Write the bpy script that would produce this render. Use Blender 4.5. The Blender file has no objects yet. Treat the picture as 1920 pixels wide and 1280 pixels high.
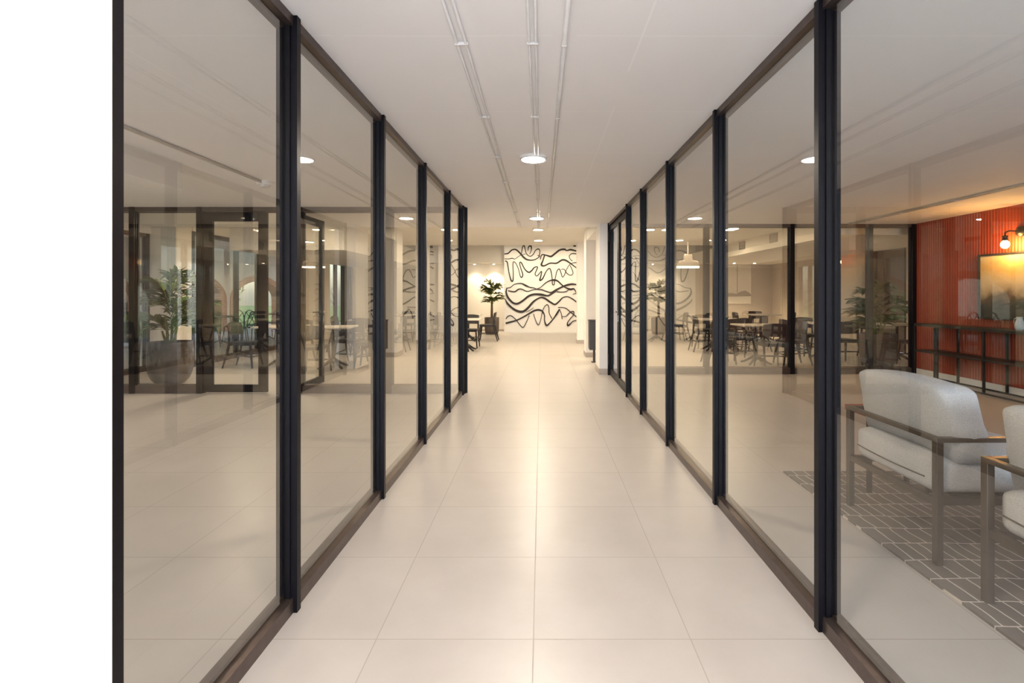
import bpy, bmesh, math, random
from mathutils import Vector, Matrix
R = math.radians
random.seed(7)
C = bpy.context.scene.collection
sc = bpy.context.scene

# ------------------------------------------------------------------ camera
FPX, VX, VY, HC = 945.0, 1015.0, 551.0, 1.318
cd = bpy.data.cameras.new('camera'); cam = bpy.data.objects.new('camera', cd); C.objects.link(cam)
cam.location = (0, 0, HC); cam.rotation_euler = (R(90), 0, 0)
cd.sensor_width = 36.0; cd.lens = FPX / 1920 * 36
cd.shift_x = -(VX - 960) / 1920; cd.shift_y = -(640 - VY) / 1920
cd.clip_start = 0.05
sc.camera = cam
# ------------------------------------------------------------------ world, light, exposure
w = bpy.data.worlds.new('sky'); sc.world = w; w.use_nodes = True
nt = w.node_tree; bg = nt.nodes['Background']
sky = nt.nodes.new('ShaderNodeTexSky'); sky.sky_type = 'NISHITA'; sky.sun_disc = False
sky.sun_elevation = R(48); sky.sun_rotation = R(120); sky.air_density = 1.0; sky.dust_density = 2.0
nt.links.new(sky.outputs[0], bg.inputs[0]); bg.inputs[1].default_value = 0.22
sc.view_settings.view_transform = 'Standard'; sc.view_settings.look = 'None'
sc.view_settings.exposure = 1.4; sc.view_settings.gamma = 1.0; sc.view_settings.use_curve_mapping = False
sc.cycles.transparent_max_bounces = 28; sc.cycles.max_bounces = 10; sc.cycles.glossy_bounces = 6
sc.cycles.diffuse_bounces = 5
sc.cycles.sample_clamp_indirect = 6.0
sc.cycles.caustics_reflective = False; sc.cycles.caustics_refractive = False

def area(name, loc, rot, sx, sy, power, col):
    l = bpy.data.lights.new(name, 'AREA'); l.shape = 'RECTANGLE'; l.size = sx; l.size_y = sy
    l.energy = power; l.color = col
    o = bpy.data.objects.new(name, l); C.objects.link(o); o.location = loc; o.rotation_euler = rot
    return o
DAY = (0.76, 0.87, 1.0)
# area lamps added for daylight outside the near wall openings and terrace arches
area('daylight_entrance', (0.03, -3.35, 1.3), (R(90), 0, 0), 2.0, 2.3, 70, DAY)
area('daylight_fill_left_lounge', (-1.95, -3.35, 1.3), (R(90), 0, 0), 1.05, 2.2, 62, DAY)  # added fill for the left lounge, where no such window is known
area('daylight_right_lounge', (1.98, -3.35, 1.35), (R(90), 0, 0), 1.05, 2.2, 115, (0.70, 0.86, 1.0))
area('daylight_terrace', (-11.8, 7.5, 1.6), (R(90), 0, R(-90)), 20.0, 2.2, 50, (0.95, 0.98, 1.0))

# ------------------------------------------------------------------ materials
def newmat(name):
    m = bpy.data.materials.new(name); m.use_nodes = True
    return m, m.node_tree, m.node_tree.nodes['Principled BSDF']
def N(t, kind, **kw):
    n = t.nodes.new(kind)
    for k, v in kw.items(): setattr(n, k, v)
    return n
def plain(name, col, rough=0.5, metal=0.0, nscale=0, namt=0.06, bump=0.0, bscale=60, spec=0.5, coat=0):
    m, t, b = newmat(name)
    b.inputs['Roughness'].default_value = rough; b.inputs['Metallic'].default_value = metal
    b.inputs['Specular IOR Level'].default_value = spec
    if coat: b.inputs['Coat Weight'].default_value = coat
    tc = N(t, 'ShaderNodeTexCoord')
    nz = N(t, 'ShaderNodeTexNoise'); nz.inputs['Scale'].default_value = nscale or 8
    nz.inputs['Detail'].default_value = 6
    t.links.new(tc.outputs['Object'], nz.inputs['Vector'])
    cr = N(t, 'ShaderNodeValToRGB')
    lo = [max(0, c * (1 - namt)) for c in col]; hi = [min(1, c * (1 + namt)) for c in col]
    cr.color_ramp.elements[0].color = (*lo, 1); cr.color_ramp.elements[1].color = (*hi, 1)
    cr.color_ramp.elements[0].position = 0.3; cr.color_ramp.elements[1].position = 0.7
    t.links.new(nz.outputs['Fac'], cr.inputs['Fac']); t.links.new(cr.outputs['Color'], b.inputs['Base Color'])
    if bump:
        n2 = N(t, 'ShaderNodeTexNoise'); n2.inputs['Scale'].default_value = bscale; n2.inputs['Detail'].default_value = 4
        t.links.new(tc.outputs['Object'], n2.inputs['Vector'])
        bp = N(t, 'ShaderNodeBump'); bp.inputs['Strength'].default_value = bump; bp.inputs['Distance'].default_value = 0.01
        t.links.new(n2.outputs['Fac'], bp.inputs['Height']); t.links.new(bp.outputs['Normal'], b.inputs['Normal'])
    return m
def math_n(t, op, a, b=None, c=None):
    n = N(t, 'ShaderNodeMath', operation=op)
    for i, v in enumerate((a, b, c)):
        if v is None: continue
        if isinstance(v, (int, float)): n.inputs[i].default_value = v
        else: t.links.new(v, n.inputs[i])
    return n.outputs[0]
def mixc(t, fac, a, b):
    n = N(t, 'ShaderNodeMix', data_type='RGBA')
    if isinstance(fac, (int, float)): n.inputs['Factor'].default_value = fac
    else: t.links.new(fac, n.inputs['Factor'])
    for key, v in (('A', a), ('B', b)):
        s = [i for i in n.inputs if i.name == key and i.type == 'RGBA'][0]
        if isinstance(v, tuple): s.default_value = (*v, 1)
        else: t.links.new(v, s)
    return [o for o in n.outputs if o.type == 'RGBA'][0]
def emit(name, col, strength):
    m, t, b = newmat(name)
    b.inputs['Base Color'].default_value = (*col, 1)
    b.inputs['Emission Color'].default_value = (*col, 1); b.inputs['Emission Strength'].default_value = strength
    return m

def tile_mat():
    m, t, b = newmat('porcelain floor tiles')
    tc = N(t, 'ShaderNodeTexCoord'); sp = N(t, 'ShaderNodeSeparateXYZ')
    t.links.new(tc.outputs['Object'], sp.inputs[0])
    masks = []; ids = []
    for ax, off in (('X', -0.03), ('Y', 1.925)):
        v = math_n(t, 'DIVIDE', math_n(t, 'SUBTRACT', sp.outputs[ax], off), 0.6)
        fr = math_n(t, 'FRACT', v); ids.append(math_n(t, 'FLOOR', v))
        d = math_n(t, 'ABSOLUTE', math_n(t, 'SUBTRACT', fr, 0.5))
        masks.append(math_n(t, 'GREATER_THAN', d, 0.5 - 0.0034))
    g = math_n(t, 'MAXIMUM', masks[0], masks[1])
    cb = N(t, 'ShaderNodeCombineXYZ'); t.links.new(ids[0], cb.inputs[0]); t.links.new(ids[1], cb.inputs[1])
    wn = N(t, 'ShaderNodeTexWhiteNoise'); t.links.new(cb.outputs[0], wn.inputs['Vector'])
    nz = N(t, 'ShaderNodeTexNoise'); nz.inputs['Scale'].default_value = 3.2; nz.inputs['Detail'].default_value = 8
    nz.inputs['Roughness'].default_value = 0.6
    va = N(t, 'ShaderNodeVectorMath', operation='ADD'); t.links.new(tc.outputs['Object'], va.inputs[0])
    vs = N(t, 'ShaderNodeVectorMath', operation='SCALE'); t.links.new(wn.outputs['Color'], vs.inputs[0]); vs.inputs['Scale'].default_value = 20
    t.links.new(vs.outputs[0], va.inputs[1]); t.links.new(va.outputs[0], nz.inputs['Vector'])
    cr = N(t, 'ShaderNodeValToRGB'); t.links.new(nz.outputs['Fac'], cr.inputs['Fac'])
    cr.color_ramp.elements[0].position = 0.3; cr.color_ramp.elements[0].color = (0.435, 0.40, 0.375, 1)
    cr.color_ramp.elements[1].position = 0.72; cr.color_ramp.elements[1].color = (0.485, 0.45, 0.425, 1)
    col = mixc(t, math_n(t, 'MULTIPLY', g, 0.75), cr.outputs['Color'], (0.33, 0.29, 0.25))
    t.links.new(col, b.inputs['Base Color'])
    rr = N(t, 'ShaderNodeMapRange'); t.links.new(nz.outputs['Fac'], rr.inputs[0])
    rr.inputs[1].default_value = 0.3; rr.inputs[2].default_value = 0.7; rr.inputs[3].default_value = 0.31; rr.inputs[4].default_value = 0.37
    rough = math_n(t, 'MAXIMUM', rr.outputs[0], math_n(t, 'MULTIPLY', g, 0.6))
    t.links.new(rough, b.inputs['Roughness'])
    bp = N(t, 'ShaderNodeBump'); bp.inputs['Strength'].default_value = 0.4; bp.inputs['Distance'].default_value = 0.002
    t.links.new(math_n(t, 'SUBTRACT', 1.0, g), bp.inputs['Height']); t.links.new(bp.outputs['Normal'], b.inputs['Normal'])
    return m
def ceil_mat():
    m, t, b = newmat('painted slab ceiling'); b.inputs['Roughness'].default_value = 0.75
    tc = N(t, 'ShaderNodeTexCoord'); sp = N(t, 'ShaderNodeSeparateXYZ'); t.links.new(tc.outputs['Object'], sp.inputs[0])
    nz = N(t, 'ShaderNodeTexNoise'); nz.inputs['Scale'].default_value = 1.3; nz.inputs['Detail'].default_value = 5
    t.links.new(tc.outputs['Object'], nz.inputs['Vector'])
    n2 = N(t, 'ShaderNodeTexNoise'); n2.inputs['Scale'].default_value = 2.0; t.links.new(tc.outputs['Object'], n2.inputs['Vector'])
    wob = math_n(t, 'MULTIPLY', math_n(t, 'SUBTRACT', n2.outputs['Fac'], 0.5), 0.02)
    def line(ax, off, per, wd, wobble):
        v = math_n(t, 'ADD', math_n(t, 'SUBTRACT', sp.outputs[ax], off), wobble)
        v = math_n(t, 'DIVIDE', v, per)
        d = math_n(t, 'ABSOLUTE', math_n(t, 'SUBTRACT', math_n(t, 'FRACT', v), 0.5))
        return math_n(t, 'GREATER_THAN', d, 0.5 - wd / per)
    l1 = line('Y', 2.25, 0.935, 0.0035, wob); l2 = line('X', 0.45, 2.4, 0.004, wob)
    g = math_n(t, 'MAXIMUM', l1, l2)
    g = math_n(t, 'MULTIPLY', g, math_n(t, 'GREATER_THAN', nz.outputs['Fac'], 0.42))
    cr = N(t, 'ShaderNodeValToRGB'); t.links.new(nz.outputs['Fac'], cr.inputs['Fac'])
    cr.color_ramp.elements[0].color = (0.87, 0.845, 0.845, 1); cr.color_ramp.elements[1].color = (0.91, 0.89, 0.89, 1)
    col = mixc(t, math_n(t, 'MULTIPLY', g, 0.8), cr.outputs['Color'], (0.95, 0.94, 0.93))
    t.links.new(col, b.inputs['Base Color'])
    return m
def glass_mat(name, tint):
    m, t, b = newmat(name); t.nodes.remove(b)
    out = [n for n in t.nodes if n.type == 'OUTPUT_MATERIAL'][0]
    tr = N(t, 'ShaderNodeBsdfTransparent'); tr.inputs[0].default_value = (*[c ** 0.5 for c in tint], 1)
    gl = N(t, 'ShaderNodeBsdfGlossy'); gl.inputs['Roughness'].default_value = 0.0; gl.inputs['Color'].default_value = (0.95, 0.95, 0.93, 1)
    fr = N(t, 'ShaderNodeFresnel'); fr.inputs['IOR'].default_value = 1.52
    geo = N(t, 'ShaderNodeNewGeometry')
    f = fr.outputs[0]
    f2 = math_n(t, 'DIVIDE', math_n(t, 'MULTIPLY', f, 2.0), math_n(t, 'ADD', f, 1.0))   # both faces of the sheet
    fac = math_n(t, 'MULTIPLY', f2, math_n(t, 'SUBTRACT', 1.0, geo.outputs['Backfacing']))
    mx = N(t, 'ShaderNodeMixShader'); t.links.new(fac, mx.inputs[0])
    t.links.new(tr.outputs[0], mx.inputs[1]); t.links.new(gl.outputs[0], mx.inputs[2])
    t.links.new(mx.outputs[0], out.inputs[0])
    return m
def rug_mat():
    m, t, b = newmat('woven grid rug'); b.inputs['Roughness'].default_value = 0.95
    tc = N(t, 'ShaderNodeTexCoord')
    nz = N(t, 'ShaderNodeTexNoise'); nz.inputs['Scale'].default_value = 3.0; nz.inputs['Detail'].default_value = 3
    t.links.new(tc.outputs['Object'], nz.inputs['Vector'])
    sb = N(t, 'ShaderNodeVectorMath', operation='SUBTRACT'); t.links.new(nz.outputs['Color'], sb.inputs[0]); sb.inputs[1].default_value = (0.5, 0.5, 0.5)
    s2 = N(t, 'ShaderNodeVectorMath', operation='SCALE'); t.links.new(sb.outputs[0], s2.inputs[0]); s2.inputs['Scale'].default_value = 0.06
    ad = N(t, 'ShaderNodeVectorMath', operation='ADD'); t.links.new(tc.outputs['Object'], ad.inputs[0]); t.links.new(s2.outputs[0], ad.inputs[1])
    br = N(t, 'ShaderNodeTexBrick'); t.links.new(ad.outputs[0], br.inputs['Vector'])
    br.offset = 0.2; br.offset_frequency = 2; br.squash = 0.8; br.squash_frequency = 3
    br.inputs['Scale'].default_value = 1.0; br.inputs['Brick Width'].default_value = 0.085; br.inputs['Row Height'].default_value = 0.165
    br.inputs['Mortar Size'].default_value = 0.0036; br.inputs['Mortar Smooth'].default_value = 0.3
    br.inputs['Color1'].default_value = (0.155, 0.135, 0.125, 1); br.inputs['Color2'].default_value = (0.20, 0.175, 0.165, 1)
    br.inputs['Mortar'].default_value = (0.78, 0.72, 0.67, 1)
    n2 = N(t, 'ShaderNodeTexNoise'); n2.inputs['Scale'].default_value = 160; t.links.new(tc.outputs['Object'], n2.inputs['Vector'])
    col = mixc(t, math_n(t, 'MULTIPLY', n2.outputs['Fac'], 0.35), br.outputs['Color'], (0.16, 0.145, 0.135))
    t.links.new(col, b.inputs['Base Color'])
    bp = N(t, 'ShaderNodeBump'); bp.inputs['Strength'].default_value = 0.5; bp.inputs['Distance'].default_value = 0.004
    t.links.new(n2.outputs['Fac'], bp.inputs['Height']); t.links.new(bp.outputs['Normal'], b.inputs['Normal'])
    return m
def fabric_mat(name, c1, c2):
    m, t, b = newmat(name); b.inputs['Roughness'].default_value = 0.92; b.inputs['Specular IOR Level'].default_value = 0.2
    tc = N(t, 'ShaderNodeTexCoord')
    nz = N(t, 'ShaderNodeTexNoise'); nz.inputs['Scale'].default_value = 260; nz.inputs['Detail'].default_value = 3
    t.links.new(tc.outputs['Object'], nz.inputs['Vector'])
    cr = N(t, 'ShaderNodeValToRGB'); t.links.new(nz.outputs['Fac'], cr.inputs['Fac'])
    cr.color_ramp.elements[0].position = 0.36; cr.color_ramp.elements[0].color = (*c1, 1)
    cr.color_ramp.elements[1].position = 0.64; cr.color_ramp.elements[1].color = (*c2, 1)
    t.links.new(cr.outputs['Color'], b.inputs['Base Color'])
    n3 = N(t, 'ShaderNodeTexNoise'); n3.inputs['Scale'].default_value = 9; t.links.new(tc.outputs['Object'], n3.inputs['Vector'])
    bp2 = N(t, 'ShaderNodeBump'); bp2.inputs['Strength'].default_value = 0.35; bp2.inputs['Distance'].default_value = 0.02
    t.links.new(n3.outputs['Fac'], bp2.inputs['Height'])
    bp = N(t, 'ShaderNodeBump'); bp.inputs['Strength'].default_value = 0.35; bp.inputs['Distance'].default_value = 0.002
    t.links.new(nz.outputs['Fac'], bp.inputs['Height']); t.links.new(bp2.outputs['Normal'], bp.inputs['Normal'])
    t.links.new(bp.outputs['Normal'], b.inputs['Normal'])
    return m
def ribbed_mat(name, col):
    m, t, b = newmat(name); b.inputs['Roughness'].default_value = 0.55
    tc = N(t, 'ShaderNodeTexCoord'); sp = N(t, 'ShaderNodeSeparateXYZ'); t.links.new(tc.outputs['Object'], sp.inputs[0])
    v = math_n(t, 'SINE', math_n(t, 'MULTIPLY', sp.outputs['Y'], 2 * math.pi / 0.045))
    nz = N(t, 'ShaderNodeTexNoise'); nz.inputs['Scale'].default_value = 5; t.links.new(tc.outputs['Object'], nz.inputs['Vector'])
    col2 = mixc(t, nz.outputs['Fac'], tuple(c * 0.85 for c in col), tuple(c * 1.12 for c in col))
    t.links.new(col2, b.inputs['Base Color'])
    bp = N(t, 'ShaderNodeBump'); bp.inputs['Strength'].default_value = 0.5; bp.inputs['Distance'].default_value = 0.006
    t.links.new(v, bp.inputs['Height']); t.links.new(bp.outputs['Normal'], b.inputs['Normal'])
    return m
def brick_mat():
    m, t, b = newmat('red brick'); b.inputs['Roughness'].default_value = 0.85
    tc = N(t, 'ShaderNodeTexCoord'); sp = N(t, 'ShaderNodeSeparateXYZ'); t.links.new(tc.outputs['Object'], sp.inputs[0])
    cb = N(t, 'ShaderNodeCombineXYZ'); t.links.new(sp.outputs['Y'], cb.inputs[0]); t.links.new(sp.outputs['Z'], cb.inputs[1])
    br = N(t, 'ShaderNodeTexBrick'); t.links.new(cb.outputs[0], br.inputs['Vector'])
    br.inputs['Scale'].default_value = 1.0; br.inputs['Brick Width'].default_value = 0.22; br.inputs['Row Height'].default_value = 0.075
    br.inputs['Mortar Size'].default_value = 0.006
    br.inputs['Color1'].default_value = (0.42, 0.15, 0.09, 1); br.inputs['Color2'].default_value = (0.5, 0.22, 0.14, 1)
    br.inputs['Mortar'].default_value = (0.45, 0.36, 0.3, 1)
    t.links.new(br.outputs['Color'], b.inputs['Base Color'])
    return m
def paint_mat():
    m, t, b = newmat('abstract landscape canvas'); b.inputs['Roughness'].default_value = 0.35
    tc = N(t, 'ShaderNodeTexCoord'); sp = N(t, 'ShaderNodeSeparateXYZ'); t.links.new(tc.outputs['Object'], sp.inputs[0])
    nz = N(t, 'ShaderNodeTexNoise'); nz.inputs['Scale'].default_value = 2.2; nz.inputs['Detail'].default_value = 9; nz.inputs['Roughness'].default_value = 0.65
    t.links.new(tc.outputs['Object'], nz.inputs['Vector'])
    h = math_n(t, 'DIVIDE', math_n(t, 'SUBTRACT', sp.outputs['Z'], 0.98), 0.87)
    h = math_n(t, 'ADD', h, math_n(t, 'MULTIPLY', math_n(t, 'SUBTRACT', nz.outputs['Fac'], 0.5), 0.75))
    cr = N(t, 'ShaderNodeValToRGB'); t.links.new(h, cr.inputs['Fac'])
    e = cr.color_ramp.elements
    e[0].position = 0.0; e[0].color = (0.025, 0.03, 0.03, 1); e[1].position = 1.0; e[1].color = (0.75, 0.62, 0.38, 1)
    for p, c in ((0.22, (0.06, 0.065, 0.06, 1)), (0.34, (0.16, 0.11, 0.07, 1)), (0.46, (0.5, 0.40, 0.26, 1)), (0.62, (0.66, 0.56, 0.38, 1)), (0.80, (0.62, 0.42, 0.14, 1))):
        x = e.new(p); x.color = c
    t.links.new(cr.outputs['Color'], b.inputs['Base Color'])
    return m
def leaf_mat(name, c1, c2):
    m = plain(name, c1, 0.45, nscale=14, namt=0.3)
    t = m.node_tree; cr = [n for n in t.nodes if n.type == 'VALTORGB'][0]
    cr.color_ramp.elements[0].color = (*c1, 1); cr.color_ramp.elements[1].color = (*c2, 1)
    b = t.nodes['Principled BSDF']; b.inputs['Subsurface Weight'].default_value = 0.0
    return m

M = dict(
 tile=tile_mat(), ceil=ceil_mat(),
 white=plain('white wall paint', (0.86, 0.84, 0.82), 0.7, nscale=2, namt=0.015, bump=0.08, bscale=90),
 cream=plain('cream wall paint', (0.80, 0.76, 0.70), 0.7, nscale=2, namt=0.02, bump=0.08, bscale=90),
 taupe=plain('taupe wall paint', (0.52, 0.46, 0.40), 0.7, nscale=2, namt=0.03),
 skirt=plain('stone skirting', (0.45, 0.40, 0.36), 0.5, nscale=6, namt=0.06),
 frame=plain('bronze black aluminium', (0.006, 0.005, 0.007), 0.40, 0.1, nscale=30, namt=0.12, spec=0.15),
 rail=plain('brown anodised aluminium', (0.105, 0.078, 0.068), 0.34, 0.7, nscale=30, namt=0.12),
 red=ribbed_mat('terracotta ribbed panel', (0.33, 0.05, 0.02)),
 black=plain('black painted wood', (0.022, 0.017, 0.016), 0.42, nscale=20, namt=0.15),
 top=plain('pale laminate top', (0.55, 0.50, 0.44), 0.3, nscale=6, namt=0.08),
 topd=plain('dark laminate edge', (0.10, 0.08, 0.07), 0.4, nscale=6, namt=0.08),
 iron=plain('black cast iron', (0.02, 0.018, 0.018), 0.45, 0.4, nscale=20, namt=0.15),
 steel=plain('satin bronze steel', (0.13, 0.105, 0.088), 0.36, 0.7, nscale=25, namt=0.08),
 pot=plain('rough dark concrete', (0.105, 0.082, 0.07), 0.8, nscale=7, namt=0.28, bump=0.3, bscale=30),
 soil=plain('potting soil', (0.05, 0.035, 0.025), 0.95, nscale=40, namt=0.4, bump=0.6),
 trunk=plain('bark', (0.16, 0.10, 0.06), 0.85, nscale=18, namt=0.3, bump=0.4),
 stem=plain('green stem', (0.16, 0.17, 0.05), 0.7, nscale=18, namt=0.3),
 leaf=leaf_mat('glossy green leaf', (0.045, 0.10, 0.022), (0.15, 0.24, 0.06)),
 leaf2=leaf_mat('olive green leaf', (0.06, 0.09, 0.02), (0.20, 0.22, 0.06)),
 tleaf=leaf_mat('garden leaf', (0.09, 0.17, 0.05), (0.26, 0.36, 0.14)),
 fabric=fabric_mat('light grey weave', (0.48, 0.49, 0.515), (0.65, 0.665, 0.70)),
 zipm=plain('dark zip', (0.09, 0.07, 0.06), 0.5), leather=plain('red leather', (0.33, 0.03, 0.015), 0.45, nscale=12, namt=0.1),
 rug=rug_mat(), brick=brick_mat(), canvas=paint_mat(),
 glass=glass_mat('bronze tinted glass', (0.88, 0.865, 0.82)), clear=glass_mat('clear window glass', (0.93, 0.95, 0.93)),
 ink=plain('black mural paint', (0.022, 0.016, 0.015), 0.6, nscale=9, namt=0.2),
 bin=plain('charcoal metal', (0.045, 0.043, 0.048), 0.4, 0.3, nscale=20),
 conduit=plain('painted conduit', (0.70, 0.675, 0.66), 0.5, nscale=10),
 plast=plain('white plastic', (0.80, 0.79, 0.77), 0.4, nscale=10, namt=0.02),
 grille=plain('grey metal grille', (0.30, 0.26, 0.22), 0.5, 0.3, nscale=20),
 chrome=plain('brushed steel', (0.5, 0.47, 0.44), 0.25, 0.95, nscale=30),
 led=emit('warm white diffuser', (1.0, 0.87, 0.70), 190.0), led2=emit('warmer white diffuser', (1.0, 0.83, 0.58), 158.0),
 spot=emit('small spot lens', (1.0, 0.84, 0.60), 40.0),
 bulb=emit('glowing filament bulb', (1.0, 0.56, 0.16), 150.0),
 bar=emit('linear lamp diffuser', (1.0, 0.88, 0.68), 6.0),
 pave=plain('pale terrace paving', (0.66, 0.63, 0.60), 0.7, nscale=3, namt=0.06),
 lawn=plain('garden lawn', (0.16, 0.26, 0.07), 0.9, nscale=4, namt=0.25),  # even lawn green with random variation
 mist=plain('grey landscape print', (0.34, 0.30, 0.26), 0.7, nscale=3, namt=0.08),
 paper=plain('pale printed panel', (0.82, 0.77, 0.69), 0.6, nscale=1.5, namt=0.03),
 jug=plain('pale blue glazed ceramic', (0.5, 0.60, 0.66), 0.25, nscale=5, namt=0.1),
)

# ------------------------------------------------------------------ mesh helpers
class MB:
    def __init__(s): s.bm = bmesh.new()
    def box(s, x0, x1, y0, y1, z0, z1):
        v = [s.bm.verts.new(p) for p in ((x0,y0,z0),(x1,y0,z0),(x1,y1,z0),(x0,y1,z0),(x0,y0,z1),(x1,y0,z1),(x1,y1,z1),(x0,y1,z1))]
        for f in ((3,2,1,0),(4,5,6,7),(0,1,5,4),(1,2,6,5),(2,3,7,6),(3,0,4,7)): s.bm.faces.new([v[i] for i in f])
        return s
    def prism(s, pts, axis, a, b):
        """pts: 2-D outline; axis: extrusion axis 'x','y' or 'z'"""
        def P(p, h): return {'x': (h, p[0], p[1]), 'y': (p[0], h, p[1]), 'z': (p[0], p[1], h)}[axis]
        lo = [s.bm.verts.new(P(p, a)) for p in pts]; hi = [s.bm.verts.new(P(p, b)) for p in pts]
        n = len(pts)
        for i in range(n):
            j = (i + 1) % n; s.bm.faces.new((lo[i], lo[j], hi[j], hi[i]))
        s.bm.faces.new(lo[::-1]); s.bm.faces.new(hi)
        return s
    def tube(s, pts, rad, seg=8, cap=True, square=False):
        pts = [Vector(p) for p in pts]; n = len(pts)
        rads = rad if isinstance(rad, (list, tuple)) else [rad] * n
        rings = []; up = None
        for i, p in enumerate(pts):
            d = ((pts[min(i+1, n-1)] - pts[max(i-1, 0)])).normalized()
            if up is None:
                up = Vector((0, 0, 1)) if abs(d.z) < 0.9 else Vector((0, 1, 0))
            sx = d.cross(up).normalized(); sy = sx.cross(d).normalized(); up = sy
            ring = []
            k = 4 if square else seg
            for q in range(k):
                a = 2 * math.pi * (q + (0.5 if square else 0)) / k
                r = rads[i] * (1.414 if square else 1)
                ring.append(s.bm.verts.new(p + sx * math.cos(a) * r + sy * math.sin(a) * r))
            rings.append(ring)
        for a, b in zip(rings, rings[1:]):
            k = len(a)
            for q in range(k): s.bm.faces.new((a[q], a[(q+1) % k], b[(q+1) % k], b[q]))
        if cap:
            s.bm.faces.new(rings[0][::-1]); s.bm.faces.new(rings[-1])
        return s
    def lathe(s, prof, cx=0, cy=0, seg=32, wob=0.0):
        rings = []
        for r, z in prof:
            rings.append([s.bm.verts.new((cx + r * math.cos(2*math.pi*q/seg), cy + r * math.sin(2*math.pi*q/seg), z)) for q in range(seg)])
        for a, b in zip(rings, rings[1:]):
            for q in range(seg): s.bm.faces.new((a[q], a[(q+1) % seg], b[(q+1) % seg], b[q]))
        s.bm.faces.new(rings[0][::-1]); s.bm.faces.new(rings[-1])
        return s
    def sphere(s, c, r, sz=1.0, u=16, v=10):
        m = Matrix.Translation(c) @ Matrix.Diagonal((r, r, r * sz, 1))
        bmesh.ops.create_uvsphere(s.bm, u_segments=u, v_segments=v, radius=1, matrix=m)
        return s
    def cushion(s, h, r, puff=0.0, n=12, xf=None):
        """rounded, slightly inflated box with half sizes h"""
        b2 = bmesh.new(); bmesh.ops.create_cube(b2, size=2)
        bmesh.ops.subdivide_edges(b2, edges=b2.edges[:], cuts=n, use_grid_fill=True)
        for v in b2.verts:
            u = v.co.copy()
            p = Vector((u.x*h[0], u.y*h[1], u.z*h[2]))
            q = Vector([max(-(h[i]-r), min(h[i]-r, p[i])) for i in range(3)])
            d = p - q
            if d.length > 1e-6:
                p = q + d.normalized() * r
            w = Vector((math.cos(u.y*1.57)*math.cos(u.z*1.57)*u.x, math.cos(u.x*1.57)*math.cos(u.z*1.57)*u.y, math.cos(u.x*1.57)*math.cos(u.y*1.57)*u.z))
            p = p + w * puff
            if xf: p = xf(p)
            v.co = p
        me = bpy.data.meshes.new('t'); b2.to_mesh(me); b2.free(); s.bm.from_mesh(me); bpy.data.meshes.remove(me)
        return s
    def build(s, name, mat, parent=None, smooth=False, bevel=0.0, xf=None):
        if xf is not None: bmesh.ops.transform(s.bm, matrix=xf, verts=s.bm.verts)
        bmesh.ops.recalc_face_normals(s.bm, faces=s.bm.faces)
        me = bpy.data.meshes.new(name); s.bm.to_mesh(me); s.bm.free()
        me.materials.append(mat)
        if smooth:
            for p in me.polygons: p.use_smooth = True
        o = bpy.data.objects.new(name, me); C.objects.link(o)
        if parent: o.parent = parent
        if bevel:
            md = o.modifiers.new('bevel', 'BEVEL'); md.width = bevel; md.segments = 2; md.limit_method = 'ANGLE'; md.angle_limit = R(40)
        return o
def tag(o, label, cat, group=None, kind=None):
    o['label'] = label; o['category'] = cat
    if group: o['group'] = group
    if kind: o['kind'] = kind
    return o
def thing(name, label, cat, loc=(0,0,0), rz=0, group=None):
    o = bpy.data.objects.new(name, None); C.objects.link(o)
    o.empty_display_size = 0.1; o.location = loc; o.rotation_euler = (0, 0, rz)
    return tag(o, label, cat, group)
def struct(o, label=None):
    o['kind'] = 'structure'
    return o
def copy_tree(o, parent=None):
    c = o.copy(); C.objects.link(c)
    if parent: c.parent = parent
    for ch in list(o.children): copy_tree(ch, c)
    return c

# ------------------------------------------------------------------ the setting
CZ = 2.47      # lounge and corridor ceiling
DZ = 2.70      # dining ceiling
XL, XR = -1.01, 1.08
struct(MB().box(-7.0, 8.3, -3.4, 18.6, -0.12, 0.0).build('floor', M['tile']))
struct(MB().box(-7.0, 8.3, -3.4, 8.7, CZ, CZ + 0.35).build('ceiling', M['ceil']))
struct(MB().box(-7.0, 8.3, 8.7, 14.3, DZ, DZ + 0.2).build('ceiling_dining', M['cream']))
struct(MB().box(-7.0, 8.3, 14.3, 18.6, 3.02, 3.2).build('ceiling_recess', M['cream']))
struct(MB().box(-7.0, 8.3, 14.28, 14.32, DZ + 0.2, 3.02).build('trim_1', M['cream']))
# corridor side walls before the glass begins
struct(MB().box(XL - 0.16, XL, -3.0, 1.186, 0, CZ).build('wall_left', M['white']))
struct(MB().box(XR, XR + 0.16, -3.0, 1.075, 0, CZ).build('wall_right', M['white']))
# unseen wall behind the camera, its side openings shaped for the daylight lamps
b = MB(); b.box(-7.0, -2.5, -3.1, -3.0, 0, CZ); b.box(-1.4, XL, -3.1, -3.0, 0, CZ); b.box(XR, 1.4, -3.1, -3.0, 0, CZ); b.box(2.52, 6.3, -3.1, -3.0, 0, CZ)
b.box(-2.5, -1.4, -3.1, -3.0, CZ - 0.06, CZ); b.box(1.4, 2.52, -3.1, -3.0, CZ - 0.06, CZ); b.box(XL, XR, -3.1, -3.0, CZ - 0.06, CZ)
struct(b.build('wall_near', M['white']))
# right lounge: terracotta wall with white skirting
struct(MB().box(6.15, 6.35, -3.0, 8.27, 0, CZ).build('wall_lounge', M['red']))
struct(MB().box(6.132, 6.15, -3.0, 8.25, 0, 0.105).build('baseboard_lounge', M['plast']))
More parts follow.
